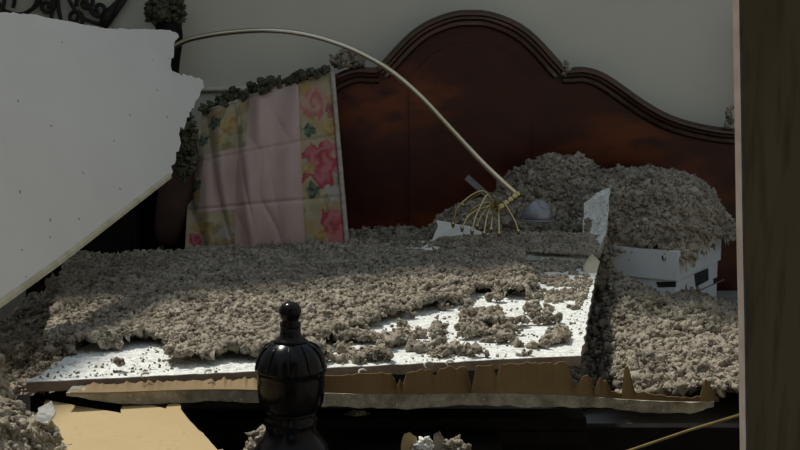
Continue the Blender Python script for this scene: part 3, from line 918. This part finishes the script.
# ------------------------------------------------------------------ carton
def carton():
    a = math.radians(30)
    cor = P(678, 252, 4.22)
    lw, ll, lh = .22, .44, P(678, 252, 4.22).z - P(678, 281, 4.22).z
    fx = Vector((-math.cos(a), math.sin(a), 0)); fy = Vector((math.sin(a), math.cos(a), 0))
    ztop = cor.z
    o = empty('carton', (cor.x, cor.y + .1, .45)); tag(o, 'white cardboard carton with lid and dark hand hole under the right mound', 'box')
    def prism(name, p0, w, l, z0, z1, m, par=o):
        vs = []
        for z in (z0, z1):
            for (i, j) in ((0, 0), (1, 0), (1, 1), (0, 1)):
                q = p0 + fx * (w * i) + fy * (l * j); vs.append((q.x, q.y, z))
        return fixn(mesh_obj(name, vs, [(0, 1, 2, 3), (4, 5, 6, 7), (0, 1, 5, 4), (1, 2, 6, 5), (2, 3, 7, 6), (3, 0, 4, 7)], m, par))
    prism('lid', cor, lw, ll, ztop - lh, ztop, 'carton')
    b0 = cor + fx * .008 + fy * .008
    b = prism('body', b0, lw - .016, ll - .016, max(.552, ztop - .36), ztop - lh + .005, 'carton')
    nrm = Vector((math.cos(a), -math.sin(a), 0))
    def on_side(px, py):      # right face plane
        r = ray(px, py); return CAM + r * ((b0 - CAM).dot(nrm) / r.dot(nrm)) + nrm * .0008
    slab('hand_hole', [on_side(*q) for q in ((694, 274), (708, 268), (708.5, 280), (695.5, 287))], nrm, .0006, 'black', b)
    slab('fold_line', [on_side(*q) for q in ((689, 294), (724, 279), (724, 280.2), (689, 295.4))], nrm, .0006, 'grey_metal', b)
    slab('fold_line', [on_side(*q) for q in ((712, 306), (725, 300), (725, 301), (712, 307.2))], nrm, .0006, 'grey_metal', b)
    slab('side_hole', [on_side(*q) for q in ((713, 279), (717, 277), (717, 282), (713.5, 284))], nrm, .0006, 'black', b)
    nf = Vector((-math.sin(a), -math.cos(a), 0))
    def on_front(px, py, off): r = ray(px, py); q0 = cor + nf * off; return CAM + r * ((q0 - CAM).dot(nf) / r.dot(nf))
    slab('scuff_mark', [on_front(*q, .0008) for q in ((661.5, 256), (663, 255.5), (664, 260), (662.5, 261))], nf, .0006, 'black', o)
    slab('front_slot', [on_front(*q, -.0072) for q in ((656, 282), (676, 281.5), (676, 287), (658, 287.5))], nf, .0006, 'black', b)
    return o
carton()

# ------------------------------------------------------------------ dark cabinet added to stand in for shade in the left corner
def shade_cabinet():
    x0, x1, y0, y1, h = -1.28, -.898, 4.70, 5.16, .94
    o = empty('shade_cabinet', ((x0 + x1) / 2, 4.9, 0)); tag(o, 'dark cabinet added in place of the shadow left of the headboard', 'shade_cabinet')
    b = box('body', (x0, y0, .06), (x1, y1, h - .025), 'rail', o, .004)
    box('top', (x0 - .012, y0 - .015, h - .025), (x1 + .012, y1, h), 'rail', o, .006)
    for k in range(3):
        z0 = .10 + k * .27
        d = box('drawer', (x0 + .02, y0 - .014, z0), (x1 - .02, y0 + .002, z0 + .25), 'rail', o, .005)
        bm = bmesh.new(); bmesh.ops.create_uvsphere(bm, u_segments=12, v_segments=8, radius=.014); bmesh.ops.translate(bm, vec=((x0 + x1) / 2, y0 - .024, z0 + .125), verts=bm.verts)
        bm_obj('knob', bm, 'iron', d, True)
    for (x, y) in ((x0 + .03, y0 + .03), (x1 - .03, y0 + .03), (x0 + .03, y1 - .03), (x1 - .03, y1 - .03)):
        lathe('foot', x, y, [(0, .014), (.02, .022), (.06, .024)], 'rail', o, 12)
shade_cabinet()

# ------------------------------------------------------------------ brass arc lamp
def lamp():
    ZN = .94
    o = empty('arc_lamp', (P(118, 195, 4.88).x, 4.88, ZN)); tag(o, 'brass arc lamp bowed over the bed with drooping brass arms', 'lamp')
    rod = [(P(118, 195, 4.88)), (P(122, 130, 4.85)), (P(142, 72, 4.75)), P(178, 44.5, 4.66), P(205, 36, 4.63), P(240, 31.5, 4.60), P(270, 30.5, 4.57), P(300, 33.5, 4.55), P(330, 41, 4.53), P(360, 53, 4.51), P(390, 70.5, 4.49), P(420, 96, 4.47), P(450, 128, 4.45), P(480, 160, 4.43), P(503, 182, 4.42), P(516, 193.5, 4.42)]
    tube('curved_rod', smooth_path(rod, 6), .0088, 'pale_brass', o, 14)
    tube('pole', [Vector((rod[0].x, rod[0].y, ZN + .01)), rod[0] + Vector((0, 0, .02))], .0095, 'brass', o, 12)
    lathe('base', rod[0].x, rod[0].y, [(ZN + .0005, .05), (ZN + .012, .05), (ZN + .02, .035), (ZN + .03, .012)], 'brass', o, 24)
    hub = P(497, 210, 4.36)
    tip = P(517, 194.5, 4.42)
    ax = (hub - tip)
    # twisted fitting: ring of beads down the axis
    pts = []; rad = []
    for k in range(33):
        t = k / 32
        pts.append(tip + ax * t); rad.append(.0085 + .0045 * abs(math.sin(t * math.pi * 4.5)))
    tube('twisted_socket', pts, rad, 'brass', o, 14)
    bmx = bmesh.new(); bmesh.ops.create_uvsphere(bmx, u_segments=14, v_segments=10, radius=.013); bmesh.ops.translate(bmx, vec=tip, verts=bmx.verts)
    bm_obj('collar_ball', bmx, 'brass', o, True)
    ends = [(453, 224, 4.34, .075), (462, 228, 4.28, .03), (467, 217, 4.36, .03), (472, 231, 4.24, .075), (477, 226, 4.32, .035), (484, 233, 4.22, .05), (491, 229, 4.22, .025), (499, 233, 4.20, .05), (518, 231, 4.28, .045), (463, 205, 4.44, .05)]
    for i, (x, y, Y, h) in enumerate(ends):
        e = P(x, y, Y); m1 = hub.lerp(e, .33 + .1 * math.sin(i * 2.1)) + Vector((0, 0, h)); m2 = hub.lerp(e, .80 + .06 * math.cos(i * 1.7)) + Vector((0, 0, h * (.7 + .25 * math.sin(i * 1.3))))
        pth = smooth_path([hub, m1, m2, e], 7)
        arm = tube('arm', pth, .0030, 'brass', o, 8)
        tube('candle_tip', [e + Vector((0, 0, .006)), e, e - Vector((0, 0, .012))], [.0055, .0065, .004], 'brass', arm, 8)
    # cracked glass cup
    c = P(538, 214, 4.42)
    g = empty('glass_shade', c); tag(g, 'smoky grey glass lamp shade half buried beside the brass arms', 'lamp shade')
    vs = []; fs = []; S = 14; RR = 7
    for r in range(RR + 1):
        t = r / RR * 1.45
        for k in range(S):
            an = 2 * math.pi * k / S
            rr = .046 * math.sin(t) + .003; w = 1 + .10 * math.sin(an * 3 + r * .7) + .12 * math.sin(an * 2 + 1)
            vs.append(c + Vector((rr * math.cos(an) * w, rr * math.sin(an) * .8, (.062 + .012 * math.sin(an * 2)) * math.cos(t) - .024)))
    for r in range(RR):
        for k in range(S):
            k2 = (k + 1) % S
            fs.append((r * S + k, r * S + k2, (r + 1) * S + k2, (r + 1) * S + k))
    fs.append(tuple(range(S)))
    fixn(mesh_obj('glass_bowl', vs, fs, 'grey_glass', g, True)).modifiers.new('t', 'SOLIDIFY').thickness = .003
    tube('rim', [c + Vector((.053 * math.cos(a), .042 * math.sin(a), -.018)) for a in np.linspace(0, 6.283, 30)], .003, 'grey_glass', g, 6)
    return o
lamp()
# flat grey strip sticking out of the mound
def strip_bar():
    a, b = P(466.5, 177, 4.52), P(494, 201, 4.46)
    d = (b - a).normalized(); w = Vector((d.z, 0, -d.x)) * .011
    pts = [a - w, a + w, b + w, b - w]
    c, n = plane_fit(pts)
    if n.y > 0: n = -n
    return tag(slab('metal_strip', pts, n, .004, 'grey_metal'), 'flat grey metal strip poking out of the mound above the brass arms', 'metal strip')
strip_bar()

# ------------------------------------------------------------------ iron wall ornament
def ornament():
    YO = YB - .03
    o = empty('wall_ornament', P(50, 20, YO)); tag(o, 'black wrought iron scrollwork ornament on the wall at the top left', 'wall decor')
    def S(x, y, Y=YO): return P(x, y, Y)
    def spiral(cx, cy, r0, turns, a0, sgn=1, n=36):
        pts = []
        for k in range(n + 1):
            t = k / n
            r = r0 * (1 - .82 * t); a = a0 + sgn * 2 * math.pi * turns * t
            pts.append(S(cx + r * math.cos(a), cy + r * math.sin(a)))
        return pts
    def bar(pts, r=.0075): tube('scroll_bar', pts, r, 'iron', o, 8)
    # frame: right side slanting
    tube('frame_bar', [S(128, -6), S(103, 30)], .011, 'iron', o, 8)
    tube('frame_bar', [S(128, -6), S(128, -60)], .011, 'iron', o, 8)
    tube('frame_bar', [S(103, 30), S(70, 44), S(-40, 44)], .011, 'iron', o, 8)
    tube('frame_bar', [S(128, -60), S(-40, -60)], .011, 'iron', o, 8)
    bar(smooth_path([S(-10, -14), S(0, 5), S(8, 12), S(22, 14), S(33, 8), S(38, -4), S(36, -20)]))
    bar(smooth_path([S(13, -14), S(14.5, 0), S(13, 8)]))
    bar(smooth_path([S(4, -10), S(4, 3), S(1, 14)]))
    bar(smooth_path([S(44, -14), S(42, -4), S(36, 6), S(26, 13)]))
    bar(smooth_path([S(55, -20), S(53, 0), S(51, 20)])); bar(smooth_path([S(57, -20), S(58, 4), S(61, 22)]))
    bar(spiral(47, 6, 8.5, 1.4, -1.3)); bar(spiral(75, 18, 9, 1.3, 1.2, -1)); bar(spiral(86, 3, 10, 1.4, 2.8)); bar(spiral(99, 9, 9, 1.3, -2.6, -1))
    bar(smooth_path([S(64, -12), S(70, 2), S(80, 16), S(92, 22), S(100, 24)]))
    bar(smooth_path([S(76, -16), S(82, -4), S(92, 10), S(102, 18)]))
    bar(spiral(20, -22, 14, 1.4, 1.5)); bar(spiral(84, -30, 16, 1.4, 1.5, -1)); bar(spiral(50, -36, 14, 1.4, 0))
    # leaf at the slanting corner
    tube('iron_leaf', smooth_path([S(101, 26), S(107, 18), S(113, 8), S(121, -3)], 5), [.006, .010, .015, .019, .022, .024, .024, .022, .020, .017, .014, .012, .010, .008, .006, .005][:16], 'iron', o, 8)
    return o
ornament()

# ------------------------------------------------------------------ small debris
tube_pts = [P(600, 461, 2.78), P(640, 447, 2.80), P(690, 430, 2.83), P(746, 413, 2.86)]
tag(tube('wooden_stick', tube_pts, .0032, 'stick', None, 6), 'thin yellow wooden stick slanting along the bottom right', 'stick')
def chunk(name, label, px, Y, depth, m, n=(0, -1, .5)):
    pts = [P(x, y, Y) for x, y in px]
    nn = Vector(n).normalized()
    return tag(slab(name, jag(pts, .008, .0015), nn, depth, m), label, 'debris')
chunk('drywall_chunk', 'tan papered drywall chunk below the strip beside the white crumbs', [(399, 470), (401, 445), (404, 434), (410, 432), (417, 437), (414, 450), (412, 470)], 2.80, .02, 'kraft')
chunk('drywall_chunk', 'grey drywall chunk standing right of the white crumbs at the bottom', [(430, 470), (432, 448), (434, 434), (440, 431), (444, 438), (446, 470)], 2.80, .02, 'gypsum')
lump('insulation_clump', 'white crumbs lying between the tan and grey drywall chunks at the bottom', P(424, 449, 2.80), (.018, .015, .024), 10, 70, 'plaster', (.004, .008))
lump('insulation_clump', 'grey insulation tuft at the bottom right of the grey drywall chunk', P(456, 450, 2.80), (.03, .02, .022), 14, 50, 'insul', (.006, .012))
lump('insulation_clump', 'pale crumbs on the foot rail right of the dark turned post', P(356, 417, FY), (.03, .012, .010), 9, 50, 'gypsum', (.004, .008))
lump('insulation_clump', 'grey insulation gathered around the base of the dark turned post', P(262, 446, 2.72), (.035, .05, .035), 26, 90, 'insul', (.007, .014))
# white shards in the foreground pile
for (lab, px) in (('white plaster shard lying flat in the bottom left insulation pile', [(38, 408), (50, 402), (56, 411), (50, 420), (40, 418)]),
                  ('small white plaster shard at the edge of the bottom left pile', [(26, 424), (36, 414), (40, 424), (32, 431)])):
    pts = [P(x, y, 2.50) for x, y in px]
    pts = [p + Vector((0, (p.z - pts[0].z) * .9, 0)) for p in pts]
    c, n = plane_fit(pts)
    if n.z < 0: n = -n
    tag(slab('plaster_shard', jag(pts, .008, .0012), n, .008, 'plaster'), lab, 'debris')
# fine crumbs dusted over the bare white faces
def dust(label, poly, plane_p, plane_n, n, s, thr, name='insulation_dust'):
    xs = np.array([p[0] for p in poly]); ys = np.array([p[1] for p in poly])
    X = xs.min() + (xs.max() - xs.min()) * rng.random(n); Y = ys.min() + (ys.max() - ys.min()) * rng.random(n)
    ok = poly_in(X, Y, poly); X, Y = X[ok], Y[ok]
    pn = Vector(plane_n).normalized(); pos = []
    for x, y in zip(X, Y):
        r = ray(float(x), float(y)); q = CAM + r * ((Vector(plane_p) - CAM).dot(pn) / r.dot(pn))
        pos.append((q.x, q.y, q.z))
    pos = np.array(pos)
    k = fbm(pos[:, 0] + 9, pos[:, 1] + pos[:, 2] + 2, 18) + .12 * rng.random(len(pos)) > thr
    pos = pos[k]
    sz = s[0] + (s[1] - s[0]) * rng.random(len(pos)) ** 2
    pos = pos + np.array(pn)[None] * sz[:, None] * .4
    return tag(big_mesh(name, [scatter(LIB0, pos, sz)], 'insul'), label, 'insulation', kind='stuff')
dust('fine grey crumbs dusted over the bare front and right of the flat sheet', [(28, 380), (26, 358), (150, 345), (268, 362), (330, 350), (470, 300), (505, 280), (520, 258), (592, 258), (597, 266), (578, 354), (335, 366), (262, 371)], (0, 3.5, ZP), (0, 0, 1), 6000, (.0015, .0045), .57)
FA = [Pz(418, 250, .805), Pz(595, 259.5, .805), P(607, 236, 4.24), P(545, 232, 4.42), P(440, 238, 4.42)]
_c, _n = plane_fit(FA)
if _n.z < 0: _n = -_n
dust('grey crumbs covering the flat part of the broken fragment', [(425, 246), (440, 239), (500, 234), (545, 233), (603, 236), (593, 256)], _c + _n * .004, _n, 9000, (.002, .008), .44)
dust('grey crumbs caught on the upturned tab of the broken fragment', [(585, 236), (585, 220), (608, 216), (606, 236)], P(596, 230, 4.33), (0, -1, .6), 900, (.003, .008), .55)
dust('grey clumps thinly strewn over the right rear of the flat sheet', [(500, 292), (515, 258), (590, 259), (592, 285), (578, 312), (540, 300)], (0, 3.5, ZP), (0, 0, 1), 3500, (.003, .010), .50)
